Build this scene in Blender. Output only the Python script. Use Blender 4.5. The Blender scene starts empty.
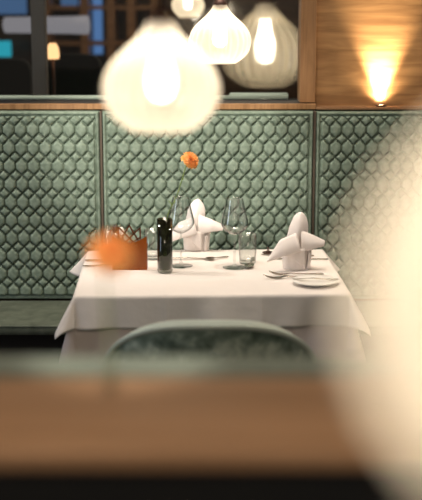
import bpy, bmesh, math, random
import numpy as np
from mathutils import Vector, Matrix
random.seed(7)
rng = np.random.default_rng(7)
scene = bpy.context.scene
COL = scene.collection
PI = math.pi
R = math.radians

# ------------------------------------------------------------------ camera
CAMZ, PITCH, FPX = 1.69, R(11.77), 1200.0
cam_d = bpy.data.cameras.new('camera')
cam = bpy.data.objects.new('camera', cam_d)
COL.objects.link(cam)
cam.location = (0, 0, CAMZ)
cam.rotation_euler = (R(90) - PITCH, 0, 0)
cam_d.sensor_fit = 'HORIZONTAL'
cam_d.sensor_width = 24.0
cam_d.lens = FPX / 422 * 24.0
cam_d.clip_start = 0.05
cam_d.dof.use_dof = True
cam_d.dof.focus_distance = 4.42
cam_d.dof.aperture_fstop = 1.65
scene.camera = cam

# ------------------------------------------------------------------ world, exposure, large lights
scene.view_settings.view_transform = 'Standard'
scene.view_settings.look = 'None'
scene.view_settings.gamma = 1
scene.view_settings.use_curve_mapping = False
scene.view_settings.exposure = 0.18
scene.cycles.use_denoising = True
scene.cycles.max_bounces = 10
scene.cycles.transparent_max_bounces = 24
scene.cycles.sample_clamp_indirect = 4

w = bpy.data.worlds.new('room_ambient')
scene.world = w
w.use_nodes = True
w.node_tree.nodes['Background'].inputs[0].default_value = (1.0, 0.90, 0.78, 1)
w.node_tree.nodes['Background'].inputs[1].default_value = 0.11


def light(name, kind, loc, target, energy, color, size=0.1, size_y=None, spot=None, blend=0.3):
    d = bpy.data.lights.new(name, kind)
    d.energy = energy
    d.color = color
    if kind == 'AREA':
        d.size = size
        if size_y:
            d.shape = 'RECTANGLE'
            d.size_y = size_y
    else:
        d.shadow_soft_size = size
    if kind == 'SPOT':
        d.spot_size = spot
        d.spot_blend = blend
    o = bpy.data.objects.new(name, d)
    COL.objects.link(o)
    o.location = loc
    o.rotation_euler = (Vector(target) - Vector(loc)).to_track_quat('-Z', 'Y').to_euler()
    return o


cs = light('table_fill_area', 'AREA', (0.0, 4.0, 2.62), (0.0, 4.02, 0), 10, (1.0, 0.89, 0.75), 0.9, 0.6)  # added soft fill from above for the tabletop, no visible fitting
cs.data.spread = R(95)
light('wall_fill_spot', 'SPOT', (-0.95, 1.9, 2.45), (-0.16, 4.84, 1.21), 330, (1.0, 0.92, 0.80), 0.10, spot=R(21), blend=0.45)  # added spot, its cone edge imitates the shadow across the lower right panels
light('wall_washer_spot', 'SPOT', (-1.75, 4.30, 2.35), (-0.40, 4.84, 1.05), 78, (1.0, 0.92, 0.80), 0.04, spot=R(62), blend=0.6)
light('wall_washer_spot', 'SPOT', (1.75, 4.30, 2.35), (0.55, 4.84, 1.12), 36, (1.0, 0.88, 0.72), 0.04, spot=R(62), blend=0.6)
light('flower_fill_spot', 'SPOT', (-0.1, 0.15, 2.45), (-0.118, 1.42, 1.39), 85, (1.0, 0.90, 0.75), 0.03, spot=R(9), blend=0.3)  # added narrow spot that only brightens the near carnation on the ledge
light('side_window_daylight', 'AREA', (-2.6, 2.9, 1.5), (0.0, 4.2, 0.9), 11, (0.72, 0.84, 1.0), 0.6, 1.6)
light('back_room_softlight', 'AREA', (0.0, 7.4, 2.6), (0.0, 7.4, 0), 14, (1.0, 0.80, 0.6), 1.6, 1.6)
light('front_fill_area', 'AREA', (-0.1, 0.5, 2.55), (-0.1, 1.7, 1.1), 16, (1.0, 0.84, 0.66), 1.0, 0.8)  # added fill from the viewer's side for carnation, ledge and chair back


# ------------------------------------------------------------------ helpers
def P(px, py, Y=None, z=None):
    """point of the place seen at a pixel of the photograph, at depth Y or at height z"""
    a = PITCH - math.atan((250 - py) / FPX)
    t = math.tan(a)
    if Y is None:
        Y = (CAMZ - z) / t
    if z is None:
        z = CAMZ - t * Y
    ax = Y * math.cos(PITCH) + (CAMZ - z) * math.sin(PITCH)
    return Vector(((px - 211) / FPX * ax, Y, z))


def tag(o, label=None, cat=None, group=None, kind=None):
    if label: o['label'] = label
    if cat: o['category'] = cat
    if group: o['group'] = group
    if kind: o['kind'] = kind
    return o


def empty(name, loc=(0, 0, 0), rz=0, label=None, cat=None, group=None):
    o = bpy.data.objects.new(name, None)
    COL.objects.link(o)
    o.location = loc
    o.rotation_euler = (0, 0, rz)
    o.empty_display_size = 0.05
    return tag(o, label, cat, group)


def obj(name, bm, mat, parent=None, smooth=True, recalc=True):
    if recalc:
        bmesh.ops.recalc_face_normals(bm, faces=bm.faces)
    me = bpy.data.meshes.new(name)
    bm.to_mesh(me)
    bm.free()
    if smooth:
        for p in me.polygons: p.use_smooth = True
    me.materials.append(mat)
    o = bpy.data.objects.new(name, me)
    COL.objects.link(o)
    if parent: o.parent = parent
    return o


def struct(name, bm, mat, parent=None, smooth=False):
    o = obj(name, bm, mat, parent, smooth)
    if not parent: o['kind'] = 'structure'
    return o


def copy_tree(o, parent=None):
    c = o.copy()
    COL.objects.link(c)
    c.parent = parent
    for ch in list(o.children):
        copy_tree(ch, c)
    return c


def B(x0, x1, y0, y1, z0, z1, bev=0.0, seg=2, bm=None):
    own = bm is None
    b = bmesh.new()
    bmesh.ops.create_cube(b, size=1)
    for v in b.verts:
        v.co = Vector(((x0 + x1) / 2 + v.co.x * (x1 - x0), (y0 + y1) / 2 + v.co.y * (y1 - y0), (z0 + z1) / 2 + v.co.z * (z1 - z0)))
    if bev > 0:
        bmesh.ops.bevel(b, geom=b.edges[:], offset=bev, segments=seg, profile=0.5, affect='EDGES')
    if own: return b
    me = bpy.data.meshes.new('t'); b.to_mesh(me); b.free(); bm.from_mesh(me); bpy.data.meshes.remove(me)
    return bm


def lathe(prof, n=48, ribs=0, rib=0.0, bm=None, c=(0, 0, 0)):
    bm = bm or bmesh.new()
    rows = []
    for i, (r, z) in enumerate(prof):
        if r < 1e-5:
            rows.append([bm.verts.new((c[0], c[1], z + c[2]))]); continue
        row = []
        for k in range(n):
            a = 2 * PI * k / n
            rr = r
            if ribs:
                amp = rib * math.sin(PI * min(1, max(0, i / (len(prof) - 1)))) ** 0.5
                rr = r * (1 + amp * (abs(math.cos(a * ribs / 2)) - 0.5))
            row.append(bm.verts.new((c[0] + rr * math.cos(a), c[1] + rr * math.sin(a), z + c[2])))
        rows.append(row)
    for a, b in zip(rows, rows[1:]):
        if len(a) == 1 and len(b) == 1: continue
        for k in range(n):
            k2 = (k + 1) % n
            if len(a) == 1: bm.faces.new((a[0], b[k], b[k2]))
            elif len(b) == 1: bm.faces.new((a[k], a[k2], b[0]))
            else: bm.faces.new((a[k], a[k2], b[k2], b[k]))
    return bm


def tube(pts, rad, n=10, bm=None, caps=True):
    bm = bm or bmesh.new()
    pts = [Vector(p) for p in pts]
    rads = rad if isinstance(rad, (list, tuple)) else [rad] * len(pts)
    rows = []
    up = None
    for i, p in enumerate(pts):
        t = (pts[min(i + 1, len(pts) - 1)] - pts[max(i - 1, 0)]).normalized()
        if up is None:
            up = t.orthogonal().normalized()
        else:
            up = (up - t * up.dot(t)).normalized()
        s = t.cross(up)
        rows.append([bm.verts.new(p + (up * math.cos(2 * PI * k / n) + s * math.sin(2 * PI * k / n)) * rads[i]) for k in range(n)])
    for a, b in zip(rows, rows[1:]):
        for k in range(n):
            bm.faces.new((a[k], a[(k + 1) % n], b[(k + 1) % n], b[k]))
    if caps:
        bm.faces.new(rows[0]); bm.faces.new(rows[-1][::-1])
    return bm


def spline(cps, n=8):
    cps = [Vector(p) for p in cps]
    c = [cps[0] * 2 - cps[1]] + cps + [cps[-1] * 2 - cps[-2]]
    out = []
    for i in range(1, len(c) - 2):
        for k in range(n):
            t = k / n
            p0, p1, p2, p3 = c[i - 1], c[i], c[i + 1], c[i + 2]
            out.append(0.5 * ((2 * p1) + (p2 - p0) * t + (2 * p0 - 5 * p1 + 4 * p2 - p3) * t * t + (3 * p1 - p0 - 3 * p2 + p3) * t ** 3))
    out.append(cps[-1])
    return out


def grid_np(V, nu, nv):
    """mesh from array V[(nv, nu, 3)]"""
    me = bpy.data.meshes.new('grid')
    idx = np.arange(nu * nv).reshape(nv, nu)
    F = np.stack([idx[:-1, :-1], idx[:-1, 1:], idx[1:, 1:], idx[1:, :-1]], -1).reshape(-1, 4)
    me.from_pydata(V.reshape(-1, 3).tolist(), [], F.tolist())
    return me


def me_obj(name, me, mat, parent=None, smooth=True, solid=0.0, off=0.0):
    me.name = name
    if smooth:
        me.polygons.foreach_set('use_smooth', [True] * len(me.polygons))
    me.materials.append(mat)
    o = bpy.data.objects.new(name, me)
    COL.objects.link(o)
    if parent: o.parent = parent
    if solid:
        m = o.modifiers.new('solid', 'SOLIDIFY'); m.thickness = solid; m.offset = off
    return o


def prism(outline, y0, y1, bm=None):
    """outline in x,z extruded along y"""
    bm = bm or bmesh.new()
    a = [bm.verts.new((x, y0, z)) for x, z in outline]
    b = [bm.verts.new((x, y1, z)) for x, z in outline]
    bm.faces.new(a); bm.faces.new(b[::-1])
    n = len(outline)
    for i in range(n):
        bm.faces.new((a[i], b[i], b[(i + 1) % n], a[(i + 1) % n]))
    return bm


# ------------------------------------------------------------------ materials
def mat(name, color=(0.8, 0.8, 0.8), rough=0.5, metal=0.0, sheen=0.0, sheen_tint=(1, 1, 1), spec=0.5, emit=None, strength=0, coat=0):
    m = bpy.data.materials.new(name)
    m.use_nodes = True
    b = m.node_tree.nodes['Principled BSDF']
    b.inputs['Base Color'].default_value = (*color, 1)
    b.inputs['Roughness'].default_value = rough
    b.inputs['Metallic'].default_value = metal
    b.inputs['Specular IOR Level'].default_value = spec
    if sheen:
        b.inputs['Sheen Weight'].default_value = sheen
        b.inputs['Sheen Tint'].default_value = (*sheen_tint, 1)
        b.inputs['Sheen Roughness'].default_value = 0.4
    if coat:
        b.inputs['Coat Weight'].default_value = coat
        b.inputs['Coat Roughness'].default_value = 0.15
    if emit:
        b.inputs['Emission Color'].default_value = (*emit, 1)
        b.inputs['Emission Strength'].default_value = strength
    return m


def nodes(m): return m.node_tree.nodes, m.node_tree.links


def noise_color(m, c1, c2, scale=(20, 20, 20), detail=5, lo=0.35, hi=0.65, dist=0.0, c3=None):
    N, L = nodes(m)
    tc = N.new('ShaderNodeTexCoord'); mp = N.new('ShaderNodeMapping'); nz = N.new('ShaderNodeTexNoise'); cr = N.new('ShaderNodeValToRGB')
    mp.inputs['Scale'].default_value = scale
    nz.inputs['Scale'].default_value = 1; nz.inputs['Detail'].default_value = detail; nz.inputs['Distortion'].default_value = dist
    L.new(tc.outputs['Object'], mp.inputs[0]); L.new(mp.outputs[0], nz.inputs[0]); L.new(nz.outputs[0], cr.inputs[0])
    cr.color_ramp.elements[0].position = lo; cr.color_ramp.elements[0].color = (*c1, 1)
    cr.color_ramp.elements[1].position = hi; cr.color_ramp.elements[1].color = (*c2, 1)
    if c3:
        e = cr.color_ramp.elements.new((lo + hi) / 2); e.color = (*c3, 1)
    L.new(cr.outputs[0], N['Principled BSDF'].inputs['Base Color'])
    return m


def bump(m, scale=(400, 400, 400), strength=0.2, dist=0.001, detail=2):
    N, L = nodes(m)
    tc = N.new('ShaderNodeTexCoord'); mp = N.new('ShaderNodeMapping'); nz = N.new('ShaderNodeTexNoise'); bp = N.new('ShaderNodeBump')
    mp.inputs['Scale'].default_value = scale
    nz.inputs['Scale'].default_value = 1; nz.inputs['Detail'].default_value = detail
    bp.inputs['Strength'].default_value = strength; bp.inputs['Distance'].default_value = dist
    L.new(tc.outputs['Object'], mp.inputs[0]); L.new(mp.outputs[0], nz.inputs[0]); L.new(nz.outputs[0], bp.inputs['Height'])
    L.new(bp.outputs[0], N['Principled BSDF'].inputs['Normal'])
    return m


def thin_glass(name, tint=(0.97, 0.98, 0.98), edge=(0.30, 0.32, 0.32), gloss=1.0, ior=1.5):
    m = bpy.data.materials.new(name)
    m.use_nodes = True
    N, L = nodes(m)
    N.clear()
    out = N.new('ShaderNodeOutputMaterial'); tr = N.new('ShaderNodeBsdfTransparent'); gl = N.new('ShaderNodeBsdfGlossy')
    fr = N.new('ShaderNodeFresnel'); lw = N.new('ShaderNodeLayerWeight'); mx = N.new('ShaderNodeMixShader')
    cr = N.new('ShaderNodeValToRGB'); mm = N.new('ShaderNodeMath')
    lw.inputs[0].default_value = 0.5
    cr.color_ramp.elements[0].position = 0.45; cr.color_ramp.elements[0].color = (*tint, 1)
    cr.color_ramp.elements[1].position = 1.0; cr.color_ramp.elements[1].color = (*edge, 1)
    L.new(lw.outputs['Facing'], cr.inputs[0]); L.new(cr.outputs[0], tr.inputs[0])
    fr.inputs[0].default_value = ior
    mm.operation = 'MULTIPLY'; mm.inputs[1].default_value = gloss; mm.use_clamp = True
    pw = N.new('ShaderNodeMath'); pw.operation = 'POWER'; pw.inputs[1].default_value = 3.2
    ad = N.new('ShaderNodeMath'); ad.operation = 'MULTIPLY_ADD'; ad.inputs[1].default_value = 0.85; ad.inputs[2].default_value = 0.075
    N.remove(fr)
    L.new(lw.outputs['Facing'], pw.inputs[0]); L.new(pw.outputs[0], ad.inputs[0]); L.new(ad.outputs[0], mm.inputs[0]); L.new(mm.outputs[0], mx.inputs[0])
    gl.inputs['Roughness'].default_value = 0.03
    L.new(tr.outputs[0], mx.inputs[1]); L.new(gl.outputs[0], mx.inputs[2]); L.new(mx.outputs[0], out.inputs[0])
    return m


def lamp_glass(name, opac=0.42, col=(1.0, 0.91, 0.78), edge=0.78):
    """ribbed pendant glass: partly clear, partly scattering the bulb's own light"""
    m = bpy.data.materials.new(name)
    m.use_nodes = True
    N, L = nodes(m)
    N.clear()
    out = N.new('ShaderNodeOutputMaterial'); tr = N.new('ShaderNodeBsdfTransparent'); tl = N.new('ShaderNodeBsdfTranslucent')
    gl = N.new('ShaderNodeBsdfGlossy'); lw = N.new('ShaderNodeLayerWeight'); mx = N.new('ShaderNodeMixShader'); mx2 = N.new('ShaderNodeMixShader')
    mr = N.new('ShaderNodeMapRange')
    lw.inputs[0].default_value = 0.5
    mr.inputs['From Min'].default_value = 0.0; mr.inputs['From Max'].default_value = 0.9
    mr.inputs['To Min'].default_value = opac; mr.inputs['To Max'].default_value = edge
    L.new(lw.outputs['Facing'], mr.inputs[0])
    tr.inputs[0].default_value = (1, 0.99, 0.97, 1)
    tl.inputs[0].default_value = (*col, 1)
    L.new(mr.outputs[0], mx.inputs[0]); L.new(tr.outputs[0], mx.inputs[1]); L.new(tl.outputs[0], mx.inputs[2])
    mx2.inputs[0].default_value = 0.06; gl.inputs['Roughness'].default_value = 0.08
    L.new(mx.outputs[0], mx2.inputs[1]); L.new(gl.outputs[0], mx2.inputs[2])
    L.new(mx2.outputs[0], out.inputs[0])
    return m


def wood(name, c1, c2, scale, rough=0.45, coat=0.2):
    m = mat(name, c1, rough, coat=coat)
    noise_color(m, c1, c2, scale, 6, 0.35, 0.68, 1.2)
    bump(m, scale, 0.15, 0.001, 5)
    return m


M = {}
M['wood_rail'] = wood('oak_rail', (0.24, 0.12, 0.055), (0.36, 0.20, 0.10), (2, 30, 40))
M['wood_panel'] = wood('oak_panel', (0.27, 0.135, 0.05), (0.46, 0.25, 0.10), (3, 30, 26))
M['wood_stile'] = wood('oak_stile', (0.25, 0.125, 0.05), (0.38, 0.20, 0.085), (50, 50, 3))
M['wood_ledge'] = wood('ledge_oak', (0.33, 0.185, 0.095), (0.46, 0.27, 0.15), (1.5, 30, 40), 0.65, 0.0)
M['wood_dark'] = wood('dark_wood', (0.035, 0.018, 0.010), (0.09, 0.045, 0.022), (4, 4, 20))
M['black'] = mat('black_lacquer', (0.006, 0.006, 0.006), 0.5)
M['dark_fabric'] = mat('dark_fabric', (0.012, 0.014, 0.012), 0.9)
M['floor'] = wood('dark_floor', (0.035, 0.022, 0.015), (0.07, 0.045, 0.03), (3, 30, 3), 0.5)
M['ceiling'] = mat('ceiling_paint', (0.55, 0.45, 0.34), 0.9)
velvet = mat('green_velvet', (0.2, 0.25, 0.18), 0.75, sheen=0.03, sheen_tint=(0.75, 0.9, 0.75), spec=0.25)
noise_color(velvet, (0.145, 0.195, 0.15), (0.27, 0.335, 0.27), (45, 45, 45), 6, 0.3, 0.72, 0.6)
M['velvet'] = bump(velvet, (300, 300, 300), 0.25, 0.001)
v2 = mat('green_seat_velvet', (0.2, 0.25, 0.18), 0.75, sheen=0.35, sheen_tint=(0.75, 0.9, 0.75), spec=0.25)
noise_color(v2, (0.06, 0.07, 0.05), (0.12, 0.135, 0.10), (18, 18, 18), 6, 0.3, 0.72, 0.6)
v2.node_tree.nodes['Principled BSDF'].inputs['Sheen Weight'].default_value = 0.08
M['seat_velvet'] = v2
v3 = mat('chair_velvet', (0.2, 0.25, 0.18), 0.6, sheen=0.6, sheen_tint=(0.7, 1, 0.85), spec=0.3)
noise_color(v3, (0.09, 0.13, 0.105), (0.55, 0.64, 0.55), (22, 22, 22), 6, 0.36, 0.72, 0.3, (0.22, 0.29, 0.24))
M['chair_velvet'] = v3
M['pale_velvet'] = mat('pale_green_piping', (0.52, 0.60, 0.52), 0.7, sheen=0.4)
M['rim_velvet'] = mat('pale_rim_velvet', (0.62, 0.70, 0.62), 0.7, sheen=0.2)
M['grey_strip'] = mat('bronze_strip', (0.13, 0.10, 0.075), 0.5, 0.3)
M['grey_post'] = mat('grey_post_paint', (0.34, 0.31, 0.28), 0.6)
linen = mat('linen', (0.80, 0.74, 0.70), 0.85, sheen=0.15, spec=0.2)
M['linen'] = bump(linen, (22, 22, 22), 0.5, 0.004, 6)
M['under'] = bump(mat('under_linen', (0.78, 0.68, 0.65), 0.9, spec=0.2), (600, 600, 600), 0.15, 0.0006)
M['napkin'] = bump(mat('napkin_cotton', (0.84, 0.77, 0.74), 0.8, sheen=0.2, spec=0.2), (900, 900, 900), 0.15, 0.0005)
M['china'] = mat('white_china', (0.90, 0.87, 0.82), 0.3)
M['steel'] = mat('cutlery_steel', (0.55, 0.50, 0.44), 0.22, 1.0)
M['glass'] = thin_glass('clear_glass')
M['bud_glass'] = thin_glass('thin_bud_glass', (0.99, 0.99, 0.99), (0.9, 0.9, 0.9), 0.4)
M['pane'] = thin_glass('window_glass', (0.93, 0.94, 0.93), (0.8, 0.8, 0.8), 0.5)
M['tumbler'] = thin_glass('tumbler_glass', (0.95, 0.96, 0.95), (0.35, 0.37, 0.36))
M['vase'] = thin_glass('smoky_glass', (0.30, 0.32, 0.22), (0.02, 0.02, 0.015), 1.0)
M['vase_base'] = thin_glass('thick_clear_glass', (0.80, 0.82, 0.80), (0.25, 0.25, 0.24), 1.4)
M['lamp_glass'] = lamp_glass('ribbed_lamp_glass')
M['smoke_lamp'] = lamp_glass('frosted_lamp_glass', 0.85, (0.50, 0.43, 0.33), 0.02)
M['bulb'] = mat('bulb', (1, 1, 1), 0.4, emit=(1.0, 0.88, 0.68), strength=14)
M['warm_bulb'] = mat('warm_bulb', (1, 1, 1), 0.4, emit=(1.0, 0.62, 0.30), strength=5)
M['bronze'] = mat('dark_bronze', (0.06, 0.03, 0.022), 0.4, 0.6)
M['stem'] = noise_color(mat('stem_green', (0.16, 0.24, 0.06), 0.6), (0.12, 0.20, 0.05), (0.24, 0.33, 0.10), (60, 60, 60))
M['petal'] = noise_color(mat('petal_orange', (0.9, 0.33, 0.06), 0.7, sheen=0.2), (0.98, 0.42, 0.08), (1.0, 0.66, 0.28), (70, 70, 70))
N, L = nodes(M['petal'])
_t = N.new('ShaderNodeBsdfTranslucent'); _m = N.new('ShaderNodeMixShader'); _m.inputs[0].default_value = 0.45
L.new(N['Color Ramp'].outputs[0], _t.inputs[0]); L.new(N['Principled BSDF'].outputs[0], _m.inputs[1]); L.new(_t.outputs[0], _m.inputs[2]); L.new(_m.outputs[0], N['Material Output'].inputs[0])
am = bpy.data.materials.new('amber_acrylic'); am.use_nodes = True
N, L = nodes(am)
pb = N['Principled BSDF']
pb.inputs['Base Color'].default_value = (0.40, 0.105, 0.010, 1); pb.inputs['Roughness'].default_value = 0.25
tr = N.new('ShaderNodeBsdfTransparent'); tr.inputs[0].default_value = (0.85, 0.28, 0.04, 1)
mx = N.new('ShaderNodeMixShader'); mx.inputs[0].default_value = 0.28
L.new(pb.outputs[0], mx.inputs[1]); L.new(tr.outputs[0], mx.inputs[2]); L.new(mx.outputs[0], N['Material Output'].inputs[0])
M['amber'] = am
M['amber_dark'] = mat('amber_acrylic_edge', (0.14, 0.035, 0.008), 0.3)
M['shaker_cap'] = mat('black_cap', (0.01, 0.01, 0.01), 0.35)
M['white_cap'] = mat('white_cap', (0.8, 0.78, 0.74), 0.4)


def glow(name, c, s): return mat(name, (0.02, 0.02, 0.02), 0.5, emit=c, strength=s)


M['blue_day'] = glow('blue_daylight', (0.16, 0.36, 0.80), 0.45)
M['blue_soft'] = glow('dusk_daylight', (0.09, 0.20, 0.42), 0.5)
M['teal'] = glow('teal_screen', (0.02, 0.42, 0.55), 0.75)
M['lamp_fabric'] = glow('lit_fabric', (0.42, 0.40, 0.44), 0.5)

# ------------------------------------------------------------------ setting
WY = 4.84
struct('floor', B(-3, 3, -0.6, 9.4, -0.05, 0), M['floor'])
struct('ceiling', B(-3, 3, -0.6, 9.4, 2.7, 2.75), M['ceiling'])
struct('wall_back', B(-3, 3, 9.3, 9.4, 0, 2.7), M['wood_dark'])
bm = B(-1.75, 1.75, WY + 0.04, WY + 0.22, 0, 1.255)
struct('wall_low', bm, M['wood_dark'])
# oak panelling right of the interior window
bm = B(0.424, 1.75, WY + 0.07, WY + 0.20, 1.255, 2.7)
struct('wall_right', bm, M['wood_panel'])
struct('wall_left', B(-3.0, -1.75, WY + 0.02, WY + 0.20, 0, 2.7), M['wood_panel'])
# interior window: frame and pane
wd = struct('window_1', B(-1.75, 0.36, WY + 0.125, WY + 0.131, 1.29, 2.25), M['pane'])
fr = bmesh.new()
B(-1.75, 0.424, WY + 0.02, WY + 0.044, 1.257, 1.280, 0.002, 1, fr)
B(0.36, 0.422, WY + 0.045, WY + 0.20, 1.2825, 2.30, 0.002, 1, fr)
B(-1.75, 0.36, WY + 0.045, WY + 0.20, 2.25, 2.30, 0.002, 1, fr)
obj('window_frame', fr, M['wood_stile'], wd, smooth=False)
struct('trim_2', B(-1.75, 0.424, WY + 0.0445, WY + 0.20, 1.2555, 1.279), M['black'])
struct('trim_1', B(0.4245, 1.75, WY + 0.005, WY + 0.069, 1.257, 1.268, 0.002, 1), M['wood_rail'])
struct('wall_upper', B(-1.75, 0.424, WY + 0.05, WY + 0.20, 2.302, 2.7), M['wood_panel'])


# ------------------------------------------------------------------ banquette
def quilt(x0, x1, z0, z1, ph):
    step = 0.0024
    nu, nv = int((x1 - x0) / step), int((z1 - z0) / step)
    X, Z = np.meshgrid(np.linspace(x0, x1, nu), np.linspace(z0, z1, nv))
    a, b, s = 0.049, 0.0742, 0.026
    hx, hz = ph
    xx = np.abs((X - hx) - a * np.round((X - hx) / a))
    zz = np.abs((Z - hz) - b * np.round((Z - hz) / b))
    def seg(px, pz, qx, qz):
        dx, dz = qx - px, qz - pz
        t = np.clip(((xx - px) * dx + (zz - pz) * dz) / (dx * dx + dz * dz), 0, 1)
        return np.hypot(xx - px - t * dx, zz - pz - t * dz)
    d = np.minimum(seg(a / 2, 0, a / 2, s / 2), seg(a / 2, s / 2, 0, b / 2))
    t = np.clip(d / 0.019, 0, 1)
    h = 0.020 * (1 - np.exp(-(t * 6.5) ** 1.3)) + 0.0035 * (1 - (1 - t) ** 2)
    e = np.minimum(np.minimum(X - x0, x1 - X), np.minimum(Z - z0, z1 - Z))
    rim = 0.016
    k = np.clip((e - rim) / 0.008, 0, 1)
    roll = 0.014 * np.sqrt(np.clip(1 - ((e - rim / 2) / (rim / 2)) ** 2, 0, 1))
    h = np.where(e < rim, roll, h * k)
    h = h + 0.0006 * np.sin(X * 31 + Z * 17) + rng.normal(0, 0.00008, X.shape)
    h[0, :] = h[-1, :] = -0.03; h[:, 0] = h[:, -1] = -0.03
    V = np.stack([X, WY - h, Z], -1)
    return grid_np(V, nu, nv)


bq = empty('banquette', (0, 0, 0), 0, 'long green velvet banquette with quilted back, against the wall behind the table', 'banquette')
for x0, x1, ph in ((-1.300, -0.450, (-0.62, 1.105)), (-0.438, 0.412, (-0.303, 1.105)), (0.424, 1.274, (0.60, 1.105))):
    me_obj('quilted_back_panel', quilt(x0, x1, 0.475, 1.252, ph), M['velvet'], bq)
for x in (-0.444, 0.418):
    obj('panel_strip', B(x - 0.0045, x + 0.0045, WY - 0.008, WY + 0.03, 0.47, 1.252, 0.001, 1), M['grey_strip'], bq, False)
sb = B(-1.30, 1.274, 4.45, WY + 0.0, 0.425, 0.47, 0.015, 3)
obj('seat_cushion', sb, M['seat_velvet'], bq)
obj('seat_base', B(-1.29, 1.264, 4.62, WY + 0.035, 0.0, 0.424, 0.004, 1), M['black'], bq, False)
obj('seat_piping', tube([(-1.29, 4.452, 0.462), (0, 4.452, 0.462), (1.264, 4.452, 0.462)], 0.005, 8), M['seat_velvet'], bq)

# ------------------------------------------------------------------ dining table and cloths
TC, TR, TW, TD, TZ = Vector((-0.0075, 4.135, 0)), R(2.0), 0.885, 0.70, 0.745
tb = empty('dining_table', (TC.x, TC.y, 0), TR, 'rectangular dining table hidden under its pale cloths, before the quilted banquette', 'table')
obj('tabletop', B(-TW / 2 + .006, TW / 2 - .006, -TD / 2 + .006, TD / 2 - .006, TZ - 0.03, TZ, 0.004, 2), M['wood_rail'], tb)
for sx in (-1, 1):
    for sy in (-1, 1):
        obj('leg', B(sx * 0.36 - .025, sx * 0.36 + .025, sy * 0.245 - .025, sy * 0.245 + .025, 0, TZ - 0.03, 0.003, 1), M['wood_dark'], tb)


def cloth(drop, z, flare0, flare1, wave, seed, inset=0.0, creases=()):
    """a cloth over a table: a point past the edge hangs at its excess length"""
    step = 0.0075
    hx, hy = TW / 2 + inset, TD / 2 + inset
    us = np.arange(-hx - drop, hx + drop + 1e-6, step); vs = np.arange(-hy - drop, hy + drop + 1e-6, step)
    U, W = np.meshgrid(us, vs)
    px, py = np.clip(U, -hx, hx), np.clip(W, -hy, hy)
    ex, ey = U - px, W - py
    Lr = np.hypot(ex, ey)
    th = np.arctan2(np.abs(ey), np.abs(ex))
    corner = np.where((np.abs(ex) > 1e-9) & (np.abs(ey) > 1e-9), np.sin(2 * th), 0)
    f1 = np.where(ey > 0, flare1 * 1.45, flare1)
    fl = flare0 + (f1 - flare0) * corner ** 1.3
    rr = 0.006
    # bend over the edge, then hang
    ang = np.minimum(Lr / rr, PI / 2 - fl)
    out = rr * np.sin(ang); dn = rr * (1 - np.cos(ang))
    rest = np.maximum(Lr - rr * (PI / 2 - fl), 0)
    out = out + rest * np.sin(fl); dn = dn + rest * np.cos(fl)
    ox = np.where(Lr > 1e-9, ex / np.maximum(Lr, 1e-9), 0); oy = np.where(Lr > 1e-9, ey / np.maximum(Lr, 1e-9), 0)
    # folds running down the hanging sides
    s = np.where(np.abs(ey) > np.abs(ex), U, W)
    g = (np.sin(s * 13 + seed) + 0.6 * np.sin(s * 29 + 2 * seed) + 0.4 * np.sin(s * 47 + seed * 3)) * wave * rest / max(drop, 1e-6)
    out = out + np.maximum(g, -out * 0.8) * (1 - 0.7 * corner)
    X = px + ox * out; Y = py + oy * out
    Z = z - dn
    flat = np.clip(1 - Lr / 0.01, 0, 1)
    Z = Z + flat * 0.0006 * (np.sin(U * 19 + W * 7 + seed) + np.sin(W * 23 - U * 5))
    for c in creases:
        Z = Z + flat * 0.0012 * np.exp(-((U - c) / 0.004) ** 2)
        m = (np.abs(ey) > 1e-9)
        Y = Y + np.where(m & (corner == 0), np.sign(ey) * 0.002 * np.exp(-((U - c) / 0.005) ** 2), 0)
    V = np.stack([X, Y, Z], -1)
    return grid_np(V, len(us), len(vs))


tc = me_obj('table_undercloth', cloth(0.262, TZ + 0.004, R(3), R(16), 0.014, 1.3), M['under'], None, True, 0.0012, 1)
tc.location = (TC.x, TC.y, 0); tc.rotation_euler = (0, 0, TR)
tag(tc, 'long greyish pink undercloth hanging to near the seat height below the top cloth', 'tablecloth')
tc = me_obj('tablecloth', cloth(0.110, TZ + 0.0085, R(9), R(33), 0.007, 0.4, 0.003, (-0.15, 0.16)), M['linen'], None, True, 0.0012, 1)
tc.location = (TC.x, TC.y, 0); tc.rotation_euler = (0, 0, TR)
tag(tc, 'short white linen top cloth with flared corners over the dining table', 'tablecloth')
SZ = TZ + 0.0112     # surface of the laid table


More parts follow.
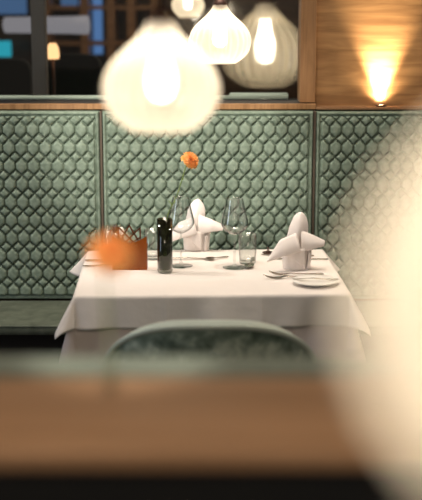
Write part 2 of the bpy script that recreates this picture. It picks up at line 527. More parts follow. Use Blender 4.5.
# ------------------------------------------------------------------ pendants
def pendant(name, label, loc, power, scale=1.0, glass='lamp_glass', bulb='bulb', group=None):
    """loc: centre of the open bottom rim"""
    t = empty(name, loc, 0, label, 'lamp', group)
    S = scale
    prof = [(0.053, 0.000), (0.063, 0.006), (0.078, 0.018), (0.092, 0.036), (0.0985, 0.056), (0.1, 0.070), (0.0985, 0.084), (0.092, 0.102), (0.080, 0.120),
            (0.064, 0.136), (0.048, 0.150), (0.036, 0.163), (0.027, 0.176), (0.021, 0.190)]
    pv = spline([(r, z, 0) for r, z in prof], 3)
    obj('lamp_shade', lathe([(p.x * S, p.y * S) for p in pv], 144, 24, 0.05), M[glass], t)
    obj('rim', tube([(0.053 * S * math.cos(a), 0.053 * S * math.sin(a), 0) for a in np.linspace(0, 2 * PI, 49)], 0.0012 * S, 6, caps=False), M[glass], t)
    obj('cap', lathe([(0, 0.212 * S), (0.008 * S, 0.212 * S), (0.012 * S, 0.204 * S), (0.024 * S, 0.194 * S), (0.0245 * S, 0.187 * S), (0.0, 0.187 * S)], 32), M['bronze'], t)
    sk = obj('socket', lathe([(0, 0.187 * S), (0.014 * S, 0.187 * S), (0.014 * S, 0.150 * S), (0, 0.150 * S)], 24), M['bronze'], t)
    obj('bulb', lathe([(0, 0.050 * S), (0.012 * S, 0.053 * S), (0.021 * S, 0.063 * S), (0.0245 * S, 0.08 * S), (0.0225 * S, 0.1 * S), (0.016 * S, 0.12 * S), (0.012 * S, 0.14 * S), (0.012 * S, 0.150 * S)], 24), M[bulb], t)
    top = 2.70 - loc[2]
    obj('cord', tube([(0, 0, 0.21 * S), (0, 0, top - 0.02)], 0.0032, 8), M['bronze'], t)
    obj('ceiling_rose', lathe([(0, top - 0.001), (0.045, top - 0.001), (0.045, top - 0.018), (0.03, top - 0.025), (0, top - 0.025)], 32), M['bronze'], t)
    if power:
        d = bpy.data.lights.new('bulb_light', 'POINT'); d.energy = power; d.color = (1.0, 0.90, 0.75); d.shadow_soft_size = 0.026 * S
        o = bpy.data.objects.new('bulb_light', d); COL.objects.link(o); o.parent = t; o.location = (0, 0, 0.108 * S)
    return t


q = P(220, 36, Y=4.0)
pendant('pendant_lamp', 'ribbed glass pendant lamp hanging sharp above the table', (q.x, 4.0, 1.487), 1.15)
q = P(161, 82, Y=2.1)
pendant('pendant_lamp', 'large blurred ribbed glass pendant hanging between the viewer and the table', (q.x, 2.1, 1.468), 1.9)
pendant('pendant_lamp', 'very near blurred glass pendant, cut off by the frame, hanging beside the viewer', (0.153, 0.40, 1.514), 0.5)
q = P(188, 6, Y=7.6)
pendant('pendant_lamp', 'small bright glass pendant far behind the window, beside the table pendant', (q.x, 7.6, q.z - 0.07), 1.0)
q = P(163, 24, Y=8.4)
pendant('pendant_lamp', 'small dim glass pendant far behind the window, above the blurred one', (q.x, 8.4, q.z - 0.07), 0.3, 0.8, 'smoke_lamp', 'warm_bulb')
q = P(265, 45, Y=8.0)
pendant('pendant_lamp', 'broad frosted pendant lamp behind the window pane, near the oak stile', (q.x, 8.0, q.z - 0.27), 3.0, 2.9, 'smoke_lamp')

# ------------------------------------------------------------------ oak panel uplight
up = empty('uplight', (0.688, WY + 0.04, 1.268), 0, 'small round uplight glowing at the foot of the oak panel', 'lamp')
obj('housing', lathe([(0, 0), (0.022, 0), (0.022, 0.007), (0.018, 0.007), (0.018, 0.003), (0, 0.003)], 32), M['bronze'], up)
obj('lens', lathe([(0, 0.005), (0.0175, 0.0045)], 32), mat('lens_glow', (1, 1, 1), 0.3, emit=(1, 0.72, 0.4), strength=25), up)
d = bpy.data.lights.new('uplight_beam', 'SPOT'); d.energy = 110; d.color = (1.0, 0.80, 0.54); d.spot_size = R(60); d.spot_blend = 1.0; d.shadow_soft_size = 0.012
o = bpy.data.objects.new('uplight_beam', d); COL.objects.link(o); o.parent = up; o.location = (0, 0.004, 0.012); o.rotation_euler = (R(180 - 6), 0, 0)

d = bpy.data.lights.new('uplight_spill', 'SPOT'); d.energy = 7; d.color = (1.0, 0.80, 0.54); d.spot_size = R(140); d.spot_blend = 1.0; d.shadow_soft_size = 0.012
o = bpy.data.objects.new('uplight_spill', d); COL.objects.link(o); o.parent = up; o.location = (0, 0.010, 0.012); o.rotation_euler = (R(180), 0, 0)


# ------------------------------------------------------------------ tableware
def wine_glass(label, x, y):
    t = empty('wine_glass', (x, y, SZ), 0, label, 'glass', 'wine glasses on the table')
    bowl = spline([(0.0035, 0.118, 0), (0.018, 0.124, 0), (0.036, 0.136, 0), (0.047, 0.152, 0), (0.0478, 0.166, 0), (0.042, 0.192, 0), (0.035, 0.222, 0), (0.029, 0.249, 0)], 6)
    bp = [(p.x, p.y) for p in bowl]
    inner = [(max(p.x - 0.0009, 0.0), p.y + 0.0006) for p in bowl][::-1]
    obj('bowl', lathe([(0, 0.1175)] + bp + inner + [(0, 0.1195)], 56), M['glass'], t)
    obj('stem', lathe([(0.0035, 0.118), (0.0036, 0.10), (0.0034, 0.05), (0.004, 0.02), (0.007, 0.006)], 16), M['tumbler'], t)
    obj('foot', lathe([(0.007, 0.006), (0.02, 0.0035), (0.041, 0.0016), (0.042, 0.0008), (0.041, 0.0), (0, 0.0)], 48), M['glass'], t)
    return t


q = P(181, 266, z=SZ); wine_glass('tall stemmed wine glass before the folded napkin, just behind the dark vase', q.x, q.y)
q = P(234.5, 267.5, z=SZ); wine_glass('tall stemmed wine glass standing beside the short water tumbler', q.x, q.y)


def tumbler(label, x, y, r=0.033, h=0.108):
    t = obj('water_tumbler', lathe([(0, 0), (r * 0.86, 0), (r * 0.90, 0.004), (r * 0.97, h * 0.4), (r, h), (r - 0.0014, h), (r * 0.95 - 0.0012, h * 0.4), (r * 0.86, 0.011), (0, 0.009)], 48), M['tumbler'])
    t.location = (x, y, SZ)
    return tag(t, label, 'glass', 'water tumblers on the table')


q = P(247.5, 263, z=SZ); tumbler('short clear water tumbler beside the right wine glass', q.x, q.y)
q = P(153, 258.5, z=SZ); tumbler('short clear water tumbler half hidden between amber holder and dark vase', q.x, q.y)

# dark vase with the carnation
vx, vy = P(165, 272, z=SZ).xy
vs = empty('vase', (vx, vy, SZ), 0, 'tall dark smoky glass cylinder vase with a thick clear base', 'vase')
obj('body', lathe([(0, 0.012), (0.0262, 0.012), (0.0268, 0.06), (0.0272, 0.19), (0.0252, 0.19), (0.0245, 0.06), (0.0242, 0.018), (0, 0.018)], 56), M['vase'], vs)
obj('base', lathe([(0, 0), (0.0245, 0), (0.0262, 0.003), (0.0262, 0.0115), (0, 0.0115)], 56), M['vase_base'], vs)


def carnation(name, label, pts, head, tilt, size=0.028, leaf=True, group=None, thin=0.0021):
    t = empty(name, pts[0], 0, label, 'flower', group)
    o0 = Vector(pts[0])
    path = spline([Vector(p) - o0 for p in pts], 8)
    obj('stem', tube(path, thin, 8), M['stem'], t)
    hc = Vector(pts[-1]) - o0
    ax = (path[-1] - path[-4]).normalized()
    ax = (ax + Vector(tilt)).normalized()
    q = ax.to_track_quat('Z', 'Y').to_matrix().to_4x4()
    cal = lathe([(0.002, -0.004), (0.0045, 0.0), (0.0055, 0.008), (0.0065, 0.018), (0.0085, 0.023), (0.004, 0.022)], 14)
    bmesh.ops.transform(cal, matrix=Matrix.Translation(hc) @ q, verts=cal.verts)
    obj('calyx', cal, M['stem'], t)
    rr = random.Random(3)
    bm = bmesh.new()
    S = size
    for layer, (cnt, open_, ln) in enumerate(((9, 84, 1.0), (9, 66, 0.98), (8, 48, 0.95), (7, 32, 0.92), (5, 17, 0.88), (4, 7, 0.86))):
        for k in range(cnt):
            az = 2 * PI * (k + 0.5 * (layer % 2)) / cnt + rr.uniform(-.2, .2)
            op = R(open_ + rr.uniform(-9, 9))
            nu, nv = 11, 6
            ph = rr.uniform(0, 6); rows = []
            for j in range(nv):
                v = j / (nv - 1)
                row = []
                for i in range(nu):
                    u = i / (nu - 1) * 2 - 1
                    half = S * (0.12 + 0.55 * v ** 0.8)
                    rad_ = S * ln * v * (1 - 0.12 * u * u) + (S * 0.07 * math.sin(u * 11 + ph) if j == nv - 1 else 0)
                    bend = op * (0.45 + 0.65 * v)
                    out_, hh = rad_ * math.sin(bend), rad_ * math.cos(bend)
                    lat = half * u
                    ruff = S * 0.13 * v * v * math.sin(u * 7 + ph)
                    x = out_ + ruff * math.cos(bend); z = 0.017 + hh + ruff * math.sin(bend)
                    row.append(bm.verts.new((x * math.cos(az) - lat * math.sin(az), x * math.sin(az) + lat * math.cos(az), z)))
                rows.append(row)
            for a, b in zip(rows, rows[1:]):
                for i in range(nu - 1):
                    bm.faces.new((a[i], a[i + 1], b[i + 1], b[i]))
    bmesh.ops.transform(bm, matrix=Matrix.Translation(hc) @ q, verts=bm.verts)
    obj('petals', bm, M['petal'], t, recalc=False)
    if leaf:
        for i, sd in ((int(len(path) * .62), -1), (int(len(path) * .62), 1), (int(len(path) * .86), 1)):
            p = path[i]; dr = Vector((sd * 0.011, -0.003, 0.022)) * (1 if i < len(path) * .8 else 0.55)
            lb = bmesh.new(); L0 = []; L1 = []
            for k in range(7):
                s = k / 6; c = p + dr * s + Vector((sd * 0.004 * s * s, 0, -0.006 * s * s)); wd_ = 0.0022 * math.sin(PI * (0.12 + 0.88 * s)) + 0.0002
                L0.append(lb.verts.new(c + Vector((0, 0, wd_)))); L1.append(lb.verts.new(c + Vector((0, -0.001, -wd_))))
            for k in range(6): lb.faces.new((L0[k], L0[k + 1], L1[k + 1], L1[k]))
            obj('leaf', lb, M['stem'], t)
    return t


hd = P(186.5, 164.5, Y=vy)
s0 = Vector((vx - 0.015, vy + 0.004, SZ + 0.02))
s1 = Vector((vx - 0.002, vy - 0.003, SZ + 0.11))
s2 = Vector((vx + 0.012, vy - 0.008, SZ + 0.205))
m1 = P(177, 195, Y=vy - 0.006)
carnation('carnation', 'single orange carnation on a tall stem leaning out of the dark vase', [s0, s1, s2, m1, hd], None, (0.55, -0.55, 0.1), 0.031)

# amber holder with crown
hx_, hy_ = P(129.8, 270, z=SZ).xy
ch = empty('menu_holder', (hx_, hy_, SZ), 0, 'amber acrylic box holder with a crown cut along its top edge', 'holder')
hw = 0.061
out = [(-hw, 0), (hw, 0), (hw, 0.121), (0.045, 0.112), (0.022, 0.101), (0, 0.096), (-0.022, 0.101), (-0.045, 0.113), (-hw, 0.122)]
obj('front_plate', prism(out, 0, 0.004), M['amber'], ch, False)
obj('back_plate', prism([(-hw, 0), (hw, 0), (hw, 0.085), (-hw, 0.085)], 0.046, 0.050), M['amber'], ch, False)
for sx in (-1, 1):
    obj('side_plate', B(sx * hw - (0.004 if sx > 0 else 0), sx * hw + (0.004 if sx < 0 else 0), 0.0045, 0.0455, 0, 0.085), M['amber'], ch, False)
obj('bottom_plate', B(-hw + .0045, hw - .0045, 0.0045, 0.0455, 0, 0.004), M['amber'], ch, False)
cb = bmesh.new()
def strip(a, b, w=0.0052):
    a, b = Vector((a[0], 0, a[1])), Vector((b[0], 0, b[1]))
    d = (b - a).normalized(); n = Vector((-d.z, 0, d.x)) * w / 2
    c = [a + n - d * w * .4, b + n + d * w * .4, b - n + d * w * .4, a - n - d * w * .4]
    prism([(p.x, p.z) for p in c], -0.0004, 0.0044, cb)
for a, b in (((-0.038, 0.113), (-0.038, 0.154)), ((-0.038, 0.154), (0.012, 0.102)), ((0, 0.160), (-0.030, 0.108)), ((0, 0.160), (0.030, 0.108)),
             ((0.038, 0.152), (-0.012, 0.102)), ((0.038, 0.152), (0.038, 0.112)), ((-0.0385, 0.117), (0.0, 0.094)), ((0.0385, 0.117), (0.0, 0.094))):
    strip(a, b)
obj('crown', cb, M['amber_dark'], ch, False)


def shaker(name, label, px, py, h, r, cap, capmat):
    x, y = P(px, py, z=SZ).xy
    t = empty(name, (x, y, SZ), 0, label, 'shaker', 'shakers by the amber holder')
    obj('body', lathe([(0, 0), (r, 0), (r, h), (r * .8, h), (r * .8, 0.006), (0, 0.006)], 32), M['tumbler'], t)
    obj('cap', lathe([(r, h), (r * 1.02, h + 0.003), (r * 1.0, h + cap * .7), (r * .55, h + cap), (0, h + cap)], 32), capmat, t)
    return t


shaker('pepper_mill', 'slim shaker with a black top behind the amber holder', 116, 259, 0.10, 0.011, 0.028, M['shaker_cap'])
shaker('salt_shaker', 'slim shaker with a white top behind the amber holder', 121.5, 259, 0.095, 0.010, 0.024, M['white_cap'])
x, y = P(108, 262, z=SZ).xy
t = empty('oil_bottle', (x, y, SZ), 0, 'slim clear glass oil bottle beside the amber holder, behind the blurred orange bloom', 'bottle')
obj('body', lathe([(0, 0), (0.0125, 0), (0.013, 0.004), (0.013, 0.118), (0.0115, 0.118), (0.0115, 0.008), (0, 0.008)], 32), M['tumbler'], t)
obj('stopper', lathe([(0, 0.108), (0.0112, 0.108), (0.0112, 0.124), (0.013, 0.127), (0.0115, 0.134), (0, 0.134)], 24), M['tumbler'], t)


# napkins folded as lilies
def leaf_loft(spine, widths, cup, n=18, up=Vector((0, -1, 0)), thick=0.004):
    """closed lens-shaped loft along a spine (folded cloth)"""
    bm = bmesh.new(); rows = []
    pts = spline(spine, 6)
    nW = len(pts)
    prev = None
    for i, p in enumerate(pts):
        t = (pts[min(i + 1, nW - 1)] - pts[max(i - 1, 0)]).normalized()
        u = (up - t * up.dot(t)).normalized(); s = t.cross(u).normalized()
        f = i / (nW - 1) * (len(widths) - 1); k = min(int(f), len(widths) - 2); wd = widths[k] + (widths[k + 1] - widths[k]) * (f - k)
        row = []
        for j in range(n):
            a = 2 * PI * j / n
            lat = math.cos(a) * wd
            bul = (cup * wd) * (1 - abs(lat / max(wd, 1e-6)) ** 1.25)
            th = thick * math.sin(a) * min(1, wd / 0.01)
            crease = 0.0 * math.exp(-(lat / 0.004) ** 2) * min(1, wd / .02)
            row.append(bm.verts.new(p + s * lat + u * (bul + th + crease)))
        rows.append(row)
    for a, b in zip(rows, rows[1:]):
        for j in range(n):
            bm.faces.new((a[j], a[(j + 1) % n], b[(j + 1) % n], b[j]))
    bm.faces.new(rows[0]); bm.faces.new(rows[-1][::-1])
    return bm


def napkin(label, x, y, rz, peakx=0.0, lw_=(0, 0), rw_=(0, 0), h=0.19):
    t = empty('folded_napkin', (x, y, SZ), rz, label, 'napkin', 'folded napkins on the table')
    # rolled band
    n, nv = 90, 12
    U, Vv = np.meshgrid(np.linspace(0, 1, n), np.linspace(0, 1, nv))
    a = -PI / 2 + R(38) + U * R(430)
    r = 0.050 - 0.008 * U
    top = 0.074 - 0.012 * np.clip((0.14 - U) / 0.14, 0, 1)
    zz = Vv * top
    low = np.clip(1 - U / 0.13, 0, 1) * 0.0
    rr = r * (1 + 0.10 * Vv) + 0.010 * np.exp(-((U - 0.0) / 0.05) ** 2) * (0.4 + 0.6 * Vv)
    V = np.stack([rr * np.cos(a) * (1.0), rr * np.sin(a) * 0.85, zz + low], -1)
    me_obj('band', grid_np(V, n, nv), M['napkin'], t, True, 0.0022)
    # diagonal overlapping fold on the front
    bm = bmesh.new(); rows = []
    for j in range(9):
        v = j / 8
        row = []
        for i in range(15):
            u = i / 14
            aa = R(-150) + (R(-62) - R(-150)) * u
            zt = 0.078 * (1 - u) + 0.003 + 0.078 * u * 0.0
            zc = 0.079
            z = zc - (zc - zt) * v if u > 0 else zc
            r0 = 0.0535 + 0.0015 * v + 0.004 * v * (1 - v)
            row.append(bm.verts.new((r0 * math.cos(aa), r0 * math.sin(aa) * 0.87 - 0.001, z)))
        rows.append(row)
    for A_, B_ in zip(rows, rows[1:]):
        for i in range(14): bm.faces.new((A_[i], A_[i + 1], B_[i + 1], B_[i]))
    bmesh.ops.remove_doubles(bm, verts=bm.verts, dist=1e-5)
    o = obj('fold', bm, M['napkin'], t); m = o.modifiers.new('solid', 'SOLIDIFY'); m.thickness = 0.003; m.offset = 0
    # tall peak
    pk = leaf_loft([(-0.004, 0.005, 0.012), (-0.006 + peakx * .3, 0.0, 0.06), (-0.005 + peakx * .6, 0.0, 0.11), (peakx * .85, 0.003, 0.155), (peakx + .002, 0.010, h - 0.012), (peakx + 0.004, 0.015, h)],
                   [0.030, 0.033, 0.036, 0.037, 0.036, 0.034, 0.029, 0.022, 0.014, 0.005], 0.55, 22, Vector((0, -1, 0)), 0.010)
    obj('peak', pk, M['napkin'], t)
    # two wings: folded triangles of cloth turned down over the band
    for sgn, (dx, dz) in ((-1, lw_), (1, rw_)):
        def poly(ps, n=22):
            ps = [Vector(p) for p in ps]; out = []
            for k in range(n):
                f = k / (n - 1) * (len(ps) - 1); i = min(int(f), len(ps) - 2); out.append(ps[i].lerp(ps[i + 1], f - i))
            return [out[0]] + [(out[k - 1] + out[k] * 2 + out[k + 1]) / 4 for k in range(1, n - 1)] + [out[-1]]
        if sgn < 0:
            low = poly([(0.012, -0.050, 0.070), (-0.050 + dx * .5, -0.062, 0.056 + dz * .5), (-0.108 + dx, -0.050, 0.034 + dz)])
            upp = poly([(-0.006, -0.030, 0.132), (-0.062 + dx * .5, -0.040, 0.112 + dz * .4), (-0.110 + dx, -0.050, 0.038 + dz)])
        else:
            low = poly([(0.012, -0.042, 0.066), (0.060 + dx * .5, -0.040, 0.078), (0.096 + dx, -0.028, 0.084 + dz)])
            upp = poly([(0.013, -0.020, 0.140), (0.060 + dx * .5, -0.022, 0.122 + dz * .4), (0.101 + dx, -0.018, 0.101 + dz)])
        m_ = 9; G = []
        for i in range(m_):
            v = i / (m_ - 1)
            G.append([list(l + (u_ - l) * v + Vector((0, -0.010 * math.sin(PI * v) * (1 - .6 * k / (len(low) - 1)), 0))) for k, (l, u_) in enumerate(zip(low, upp))])
        me_obj('wing', grid_np(np.array(G), len(low), m_), M['napkin'], t, True, 0.003)
    return t


q = P(296, 268, z=SZ)
napkin('white napkin folded with a tall peak, behind the bread plate', q.x, q.y, R(3), 0.012, (0.0, 0.0), (-0.002, 0.0), 0.198)
q = P(196, 249.5, z=SZ)
napkin('white napkin folded with a tall peak, standing between the two wine glasses', q.x, q.y, R(-6), 0.004, (0.0, -0.004), (0.008, -0.002), 0.192)

# bread plate and knife
q = P(315, 283.5, z=SZ)
bp_ = obj('bread_plate', lathe([(0, 0.003), (0.045, 0.003), (0.052, 0.005), (0.0755, 0.0105), (0.0775, 0.0115), (0.0765, 0.0125), (0.052, 0.0075), (0.045, 0.0055), (0, 0.0055)], 72), M['china'])
b2 = bmesh.new(); b2.from_mesh(bp_.data); lathe([(0.040, 0.003), (0.040, 0.0), (0.044, 0.0), (0.046, 0.003)], 72, bm=b2); b2.to_mesh(bp_.data); b2.free()
for p in bp_.data.polygons: p.use_smooth = True
bp_.location = (q.x, q.y, SZ)
tag(bp_, 'small round white bread plate at the near corner of the table', 'plate')


def flatware(kind, label, loc, rz, length=0.2, ry=0.0, group='cutlery on the table'):
    t = empty(kind, loc, rz, label, 'cutlery', group)
    t.rotation_euler = (0, ry, rz)
    hl = length * 0.58
    hb = bmesh.new(); rows = []
    for i in range(13):
        s = i / 12; x = -length / 2 + s * hl; wd = 0.0085 - 0.0050 * s ** 0.7 + (-0.003 if i == 0 else 0); z = 0.0022 + 0.003 * s * s
        rows.append([hb.verts.new((x, wd * c, z + 0.0015 * d_)) for c, d_ in ((-1, 0), (-.6, 1), (.6, 1), (1, 0), (.6, -1), (-.6, -1))])
    for a, b in zip(rows, rows[1:]):
        for k in range(6): hb.faces.new((a[k], a[(k + 1) % 6], b[(k + 1) % 6], b[k]))
    hb.faces.new(rows[0]); hb.faces.new(rows[-1][::-1])
    obj('handle', hb, M['steel'], t)
    x0 = -length / 2 + hl; rest = length - hl
    if kind == 'fork':
        bb = bmesh.new()
        n = 9; rows = []
        for i in range(n):
            s = i / (n - 1); x = x0 + s * rest * 0.45; wd = 0.0035 + 0.0095 * math.sin(s * PI / 2) ** 1.5; z = 0.0055 - 0.004 * math.sin(s * PI / 2)
            rows.append([bb.verts.new((x, wd * c, z + d_)) for c, d_ in ((-1, .0008), (0, -.0006), (1, .0008), (1, 0.0022), (0, .001), (-1, 0.0022))])
        for a, b in zip(rows, rows[1:]):
            for k in range(6): bb.faces.new((a[k], a[(k + 1) % 6], b[(k + 1) % 6], b[k]))
        bb.faces.new(rows[0]); bb.faces.new(rows[-1][::-1])
        obj('neck', bb, M['steel'], t)
        for k in range(4):
            yy = -0.0105 + 0.007 * k
            pts = [(x0 + rest * 0.43 + s * rest * 0.57, yy * (1 - .12 * s), 0.0022 + 0.012 * s * s) for s in (0, .25, .5, .75, 1)]
            obj('tine', tube(pts, [0.0017, 0.0017, 0.0015, 0.0013, 0.0007], 6), M['steel'], t)
    elif kind == 'spoon':
        bb = lathe([(0, -0.0045), (0.007, -0.004), (0.013, -0.0015), (0.0165, 0.0025), (0.0168, 0.0030), (0.0160, 0.0029), (0.0125, -0.0002), (0.0065, -0.0028), (0, -0.0034)], 32)
        for v in bb.verts: v.co = Vector((x0 + rest * 0.56 + v.co.x * rest * 0.46 / 0.0168, v.co.y * 1.05, v.co.z + 0.0046))
        obj('bowl', bb, M['steel'], t)
    else:
        bb = prism([(x0 - 0.001, 0.0035), (x0 - .001, -0.0035), (x0 + rest * .15, -0.0085), (x0 + rest * .7, -0.0105), (x0 + rest * .93, -0.006), (x0 + rest, 0.002), (x0 + rest * .9, 0.0045)], -0.0006, 0.0006)
        for v in bb.verts: v.co = Vector((v.co.x, v.co.z, v.co.y + 0.0050 - 0.0036 * min(1, max(0, (v.co.x - x0) / (rest * .3)))))
        obj('blade', bb, M['steel'], t, False)
    return t


q = P(315, 279, z=SZ + 0.013)
flatware('butter_knife', 'butter knife lying across the bread plate', (q.x, q.y, SZ + 0.0105), R(178), 0.155)
q = P(294, 277.5, z=SZ); flatware('fork', 'nearer of the two forks before the right napkin, tines beside the dark spoon', (q.x - 0.012, q.y - 0.008, SZ), R(187), 0.19)
q = P(298, 275.5, z=SZ); flatware('fork', 'farther of the two forks close to the right napkin base', (q.x - .005, q.y + 0.012, SZ), R(184), 0.19)
q = P(250, 268, z=SZ); flatware('spoon', 'dark shining spoon with its bowl before the right tumbler', (q.x + 0.005, q.y + 0.075, SZ), R(-97), 0.19)
q = P(214, 259, z=SZ); flatware('spoon', 'small spoon lying between the two wine glasses', (q.x + 0.012, q.y + .006, SZ), R(180 + 38), 0.10)
q = P(297, 260.5, z=SZ); flatware('table_knife', 'table knife behind the right napkin, its handle beyond the bread plate', (q.x + 0.01, q.y + 0.02, SZ), R(180 - 2), 0.21)
q = P(282, 256, z=SZ); flatware('soup_spoon', 'long spoon behind the right napkin, near the dark small dish', (q.x + 0.02, q.y + 0.012, SZ), R(172), 0.20)
q = P(190, 259, z=SZ); flatware('table_knife', 'table knife below the left napkin, beside the left wine glass', (q.x - 0.02, q.y + 0.0, SZ), R(1), 0.20)
q = P(104, 266, z=SZ); flatware('fork', 'fork at the far left of the table, behind the orange blur', (q.x + .01, q.y - 0.002, SZ), R(2), 0.17)
q = P(108, 262, z=SZ); flatware('table_knife', 'table knife at the far left of the table, behind the oil bottle', (q.x + .01, q.y + 0.026, SZ), R(2), 0.19)
q = P(268, 254, z=SZ)
t = empty('candle_dish', (q.x, q.y, SZ), 0, 'small dark metal dish with an upright pin near the back table edge', 'dish')
obj('dish', lathe([(0, 0), (0.014, 0), (0.022, 0.006), (0.0215, 0.0075), (0.013, 0.003), (0, 0.003)], 32), M['bronze'], t)
obj('pin', lathe([(0.008, 0.003), (0.008, 0.012), (0.003, 0.014), (0.003, 0.026), (0, 0.027)], 20), M['bronze'], t)

# ------------------------------------------------------------------ chair on the near side
ct = empty('dining_chair', (-0.002, 3.30, 0), 0, 'green velvet tub chair with rounded back, pushed up to the near side of the table', 'chair')
CH_TOP, CH_LOW, HW = 0.824, 0.36, 0.305
n, nv = 81, 34
def shell(off):
    U, W = np.meshgrid(np.linspace(-1, 1, n), np.linspace(0, 1, nv))
    th = U * R(97)
    # plan curve: a deep U open towards the table
    X = (HW + off) * np.sin(th)
    Y = -(0.17 + off) * np.cos(th) + 0.0
    xn = np.abs(X) / (HW + off)
    edge = CH_TOP - 0.185 * (1 - np.sqrt(np.clip(1 - np.clip(xn, 0, 1) ** 2.9, 0, 1)))
    edge = np.where(np.abs(th) > PI / 2, edge.min(), edge)
    Z = CH_LOW + (edge - CH_LOW) * W
    Y = Y + 0.02 * (1 - W) 
    return np.stack([X, Y, Z], -1)
outr, innr = shell(0.0), shell(-0.042)
rim = []
for k in range(1, 6):
    f = k / 6
    ring = outr[-1] * (1 - f) + innr[-1] * f
    ring = ring.copy(); ring[:, 2] += 0.016 * math.sin(PI * f)
    rim.append(ring[None])
bk = me_obj('backrest', grid_np(outr, n, nv), M['chair_velvet'], ct)
me_obj('inner_padding', grid_np(innr, n, nv), M['chair_velvet'], ct)
V = np.concatenate([outr[-1][None]] + rim + [innr[-1][None]], 0)
me_obj('top_rim', grid_np(V, n, V.shape[0]), M['rim_velvet'], ct)
pp = [tuple(p) for p in (outr[-1] * 0.96 + innr[-1] * 0.04)]
obj('piping', tube(pp, 0.008, 8), M['rim_velvet'], ct)
sc_ = lathe([(0, 0.36), (0.20, 0.36), (0.238, 0.375), (0.245, 0.41), (0.238, 0.445), (0.20, 0.46), (0, 0.465)], 48)
for v in sc_.verts: v.co.y = v.co.y * 0.86 + 0.055
obj('seat', sc_, M['chair_velvet'], ct)
for sx in (-1, 1):
    for yy in (-0.09, 0.19):
        obj('leg', tube([(sx * 0.17, yy, 0.365), (sx * 0.205, yy * 1.12, 0.0)], [0.018, 0.011], 14), M['wood_dark'], ct)

# ------------------------------------------------------------------ near partition: oak ledge on a banquette back
nb = empty('partition_banquette', (0, 1.35, 0), 0, 'blurred near banquette partition topped with an oak ledge, cut by the frame', 'banquette')
obj('ledge', B(-1.2, 1.2, -0.115, 0.145, 1.185, 1.211, 0.006, 3), M['wood_ledge'], nb)
obj('panel', B(-1.2, 1.2, -0.105, 0.145, 0, 1.184), M['black'], nb, False)
obj('padded_back', B(-1.2, 1.2, 0.147, 0.20, 0.45, 1.19, 0.012, 3), M['velvet'], nb)
obj('top_roll', tube([(-1.2, 0.19, 1.206), (0, 0.19, 1.206), (1.2, 0.19, 1.206)], 0.018, 16), mat('grey_green_piping', (0.22, 0.26, 0.225), 0.8), nb)

# carnation in a slim clear vase on the ledge
fx = P(107, 249, Y=1.42)
t = empty('bud_vase', (fx.x + 0.0, 1.42, 1.211), 0, 'slim clear glass bud vase on the near ledge, blurred', 'vase')
obj('body', lathe([(0, 0), (0.011, 0), (0.0125, 0.003), (0.011, 0.02), (0.0065, 0.05), (0.0055, 0.075), (0.0065, 0.078), (0.0048, 0.075), (0.0056, 0.05), (0.010, 0.02), (0.0105, 0.005), (0, 0.004)], 32), M['bud_glass'], t)
a0 = Vector((fx.x + 0.002, 1.42, 1.217)); a1 = Vector((fx.x, 1.42, 1.29)); a2 = Vector((fx.x - 0.004, 1.42, fx.z - 0.034)); 
carnation('carnation', 'blurred orange carnation in the slim vase on the near ledge', [a0, a1, a2, Vector((fx.x - 0.002, 1.42, fx.z - 0.018))], None, (0.3, -0.9, 0.2), 0.0245, False, thin=0.0012)

# ------------------------------------------------------------------ the room behind the interior window
x = P(39.5, 50, Y=5.8).x
tag(obj('post', B(x - 0.034, x + 0.034, 5.77, 5.84, 0, 2.699, 0.004, 1), M['grey_post'], None, False), 'narrow grey post standing close behind the window pane', 'post')
r1 = empty('rear_bench', (0, 5.20, 0), 0, 'back of the bench behind the window, with a pale green padded roll on top', 'bench')
obj('back', B(-1.7, 0.40, -0.06, 0.04, 0, 1.272), M['dark_fabric'], r1, False)
obj('top_roll', tube([(-1.7, -0.03, 1.281), (-0.4, -0.03, 1.281), (0.33, -0.03, 1.281)], 0.0095, 12), M['pale_velvet'], r1)
obj('bolster', tube([(0.078, -0.02, 1.287), (0.085, -0.02, 1.287), (0.2, -0.02, 1.287), (0.325, -0.02, 1.287), (0.332, -0.02, 1.287)], [0.008, 0.014, 0.014, 0.014, 0.008], 16), M['pale_velvet'], r1)
obj('seat', B(-1.7, 0.40, 0.041, 0.45, 0, 0.45, 0.01, 2), M['dark_fabric'], r1)


def high_chair(label, px, wpx, pytop, Y):
    q = P(px, pytop, Y=Y)
    hw_ = wpx / 2 / FPX * Y
    t = empty('high_back_chair', (q.x, Y, 0), 0, label, 'chair', 'dark chairs in the back room')
    o_ = []
    for k in range(25):
        a = PI * k / 24
        c, s = math.cos(a), math.sin(a)
        o_.append((hw_ * abs(c) ** 0.5 * (1 if c > 0 else -1), q.z - 0.12 + 0.12 * s ** 0.6 if s > 0 else q.z - 0.12))
    o_ = [(hw_ * .9, 0.40)] + o_ + [(-hw_ * .9, 0.40)]
    obj('backrest', prism(o_, -0.04, 0.04), M['dark_fabric'], t, False)
    obj('seat', B(-hw_ * .9, hw_ * .9, 0.041, 0.45, 0.36, 0.46, 0.02, 2), M['dark_fabric'], t)
    for sx in (-1, 1):
        for yy in (0.0, 0.40):
            obj('leg', tube([(sx * hw_ * .75, yy, 0.40 if yy == 0 else 0.37), (sx * hw_ * .8, yy, 0)], 0.015, 8), M['wood_dark'], t)


high_chair('dark high-backed chair with rounded top seen through the window beside the grey post', 74, 54, 54, 7.0)
high_chair('dark high-backed chair in the window corner, left of the grey post', 8, 46, 59, 7.3)

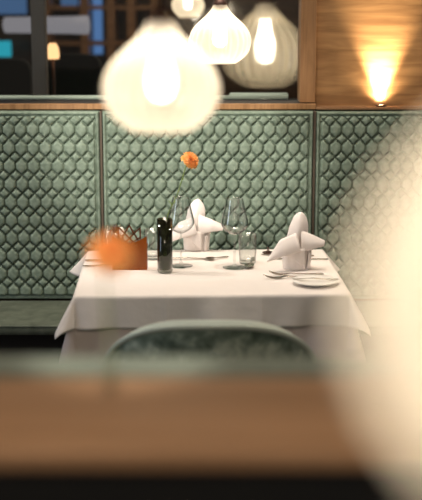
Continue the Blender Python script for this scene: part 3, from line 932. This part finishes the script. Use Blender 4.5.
BY = 9.3
def wallbox(name, px0, py0, px1, py1, m, depth=0.04, kind='structure', Y=BY):
    a, b = P(px0, py0, Y=Y), P(px1, py1, Y=Y)
    return struct(name, B(min(a.x, b.x), max(a.x, b.x), Y - depth, Y - 0.001, min(a.z, b.z), max(a.z, b.z)), m)
wallbox('window_2', 92, -60, 103, 54, M['blue_day'])
wallbox('window_3', -8, -60, 27, 14, M['blue_soft'])
wallbox('window_4', 60, -60, 84, 6, M['blue_soft'])
q = P(4, 48, Y=9.0)
t = empty('screen', (q.x, 8.9, 0), 0, 'small glowing teal screen far behind the window', 'screen')
obj('panel', B(-0.10, 0.07, -0.015, 0.0, q.z - 0.06, q.z + 0.055), M['teal'], t, False)
obj('stand', B(-0.02, 0.02, 0.0, 0.02, 0, q.z - 0.02), M['black'], t, False)
obj('foot', lathe([(0, 0), (0.12, 0), (0.12, 0.015), (0, 0.015)], 24, c=(0, 0.01, 0)), M['black'], t)
q = P(55, 25, Y=7.8)
t = empty('drum_lamp', (q.x, 7.8, q.z), 0, 'long pale fabric lamp hanging in the back room, behind the grey post', 'lamp')
sh = tube([(-0.33, 0, 0), (-0.32, 0, 0), (0.1, 0, 0), (0.21, 0, 0), (0.22, 0, 0)], [0.03, 0.05, 0.055, 0.06, 0.04], 32); obj('lamp_shade', sh, M['lamp_fabric'], t)
for sx in (-0.15, 0.15): obj('cord', tube([(sx, 0, 0.06), (sx, 0, 2.70 - q.z)], 0.004, 8), M['bronze'], t)
q = P(53, 58, Y=6.2)
t = empty('floor_lamp', (q.x, 6.2, 0), 0, 'slender floor lamp with a small warm glowing shade in the back room', 'lamp')
obj('pole', tube([(0, 0, 0.02), (0, 0, q.z)], 0.008, 10), M['bronze'], t)
obj('base', lathe([(0, 0), (0.11, 0), (0.11, 0.015), (0.01, 0.025), (0, 0.025)], 32), M['bronze'], t)
obj('lamp_shade', lathe([(0.028, q.z - 0.005), (0.034, q.z + 0.01), (0.030, q.z + 0.05), (0.018, q.z + 0.075)], 32), glow('warm_glow', (1.0, 0.55, 0.25), 1.6), t)
# shelves with timber uprights on the back wall
t = empty('shelf_unit', (0, 9.12, 0), 0, 'tall brown wooden shelf unit against the rear wall of the back room', 'shelf')
for px in (48, 86, 112, 132, 156):
    x = P(px, 20, Y=9.12).x
    obj('upright', B(x - 0.03, x + 0.03, -0.12, 0.12, 0, 2.3), M['wood_rail'], t, False)
xa, xb = P(48, 20, Y=9.12).x, P(156, 20, Y=9.12).x
for z in (0.3, 0.9, 1.36, 1.62, 1.9):
    obj('shelf', B(xa, xb, -0.11, 0.11, z, z + 0.03), M['wood_rail'], t, False)
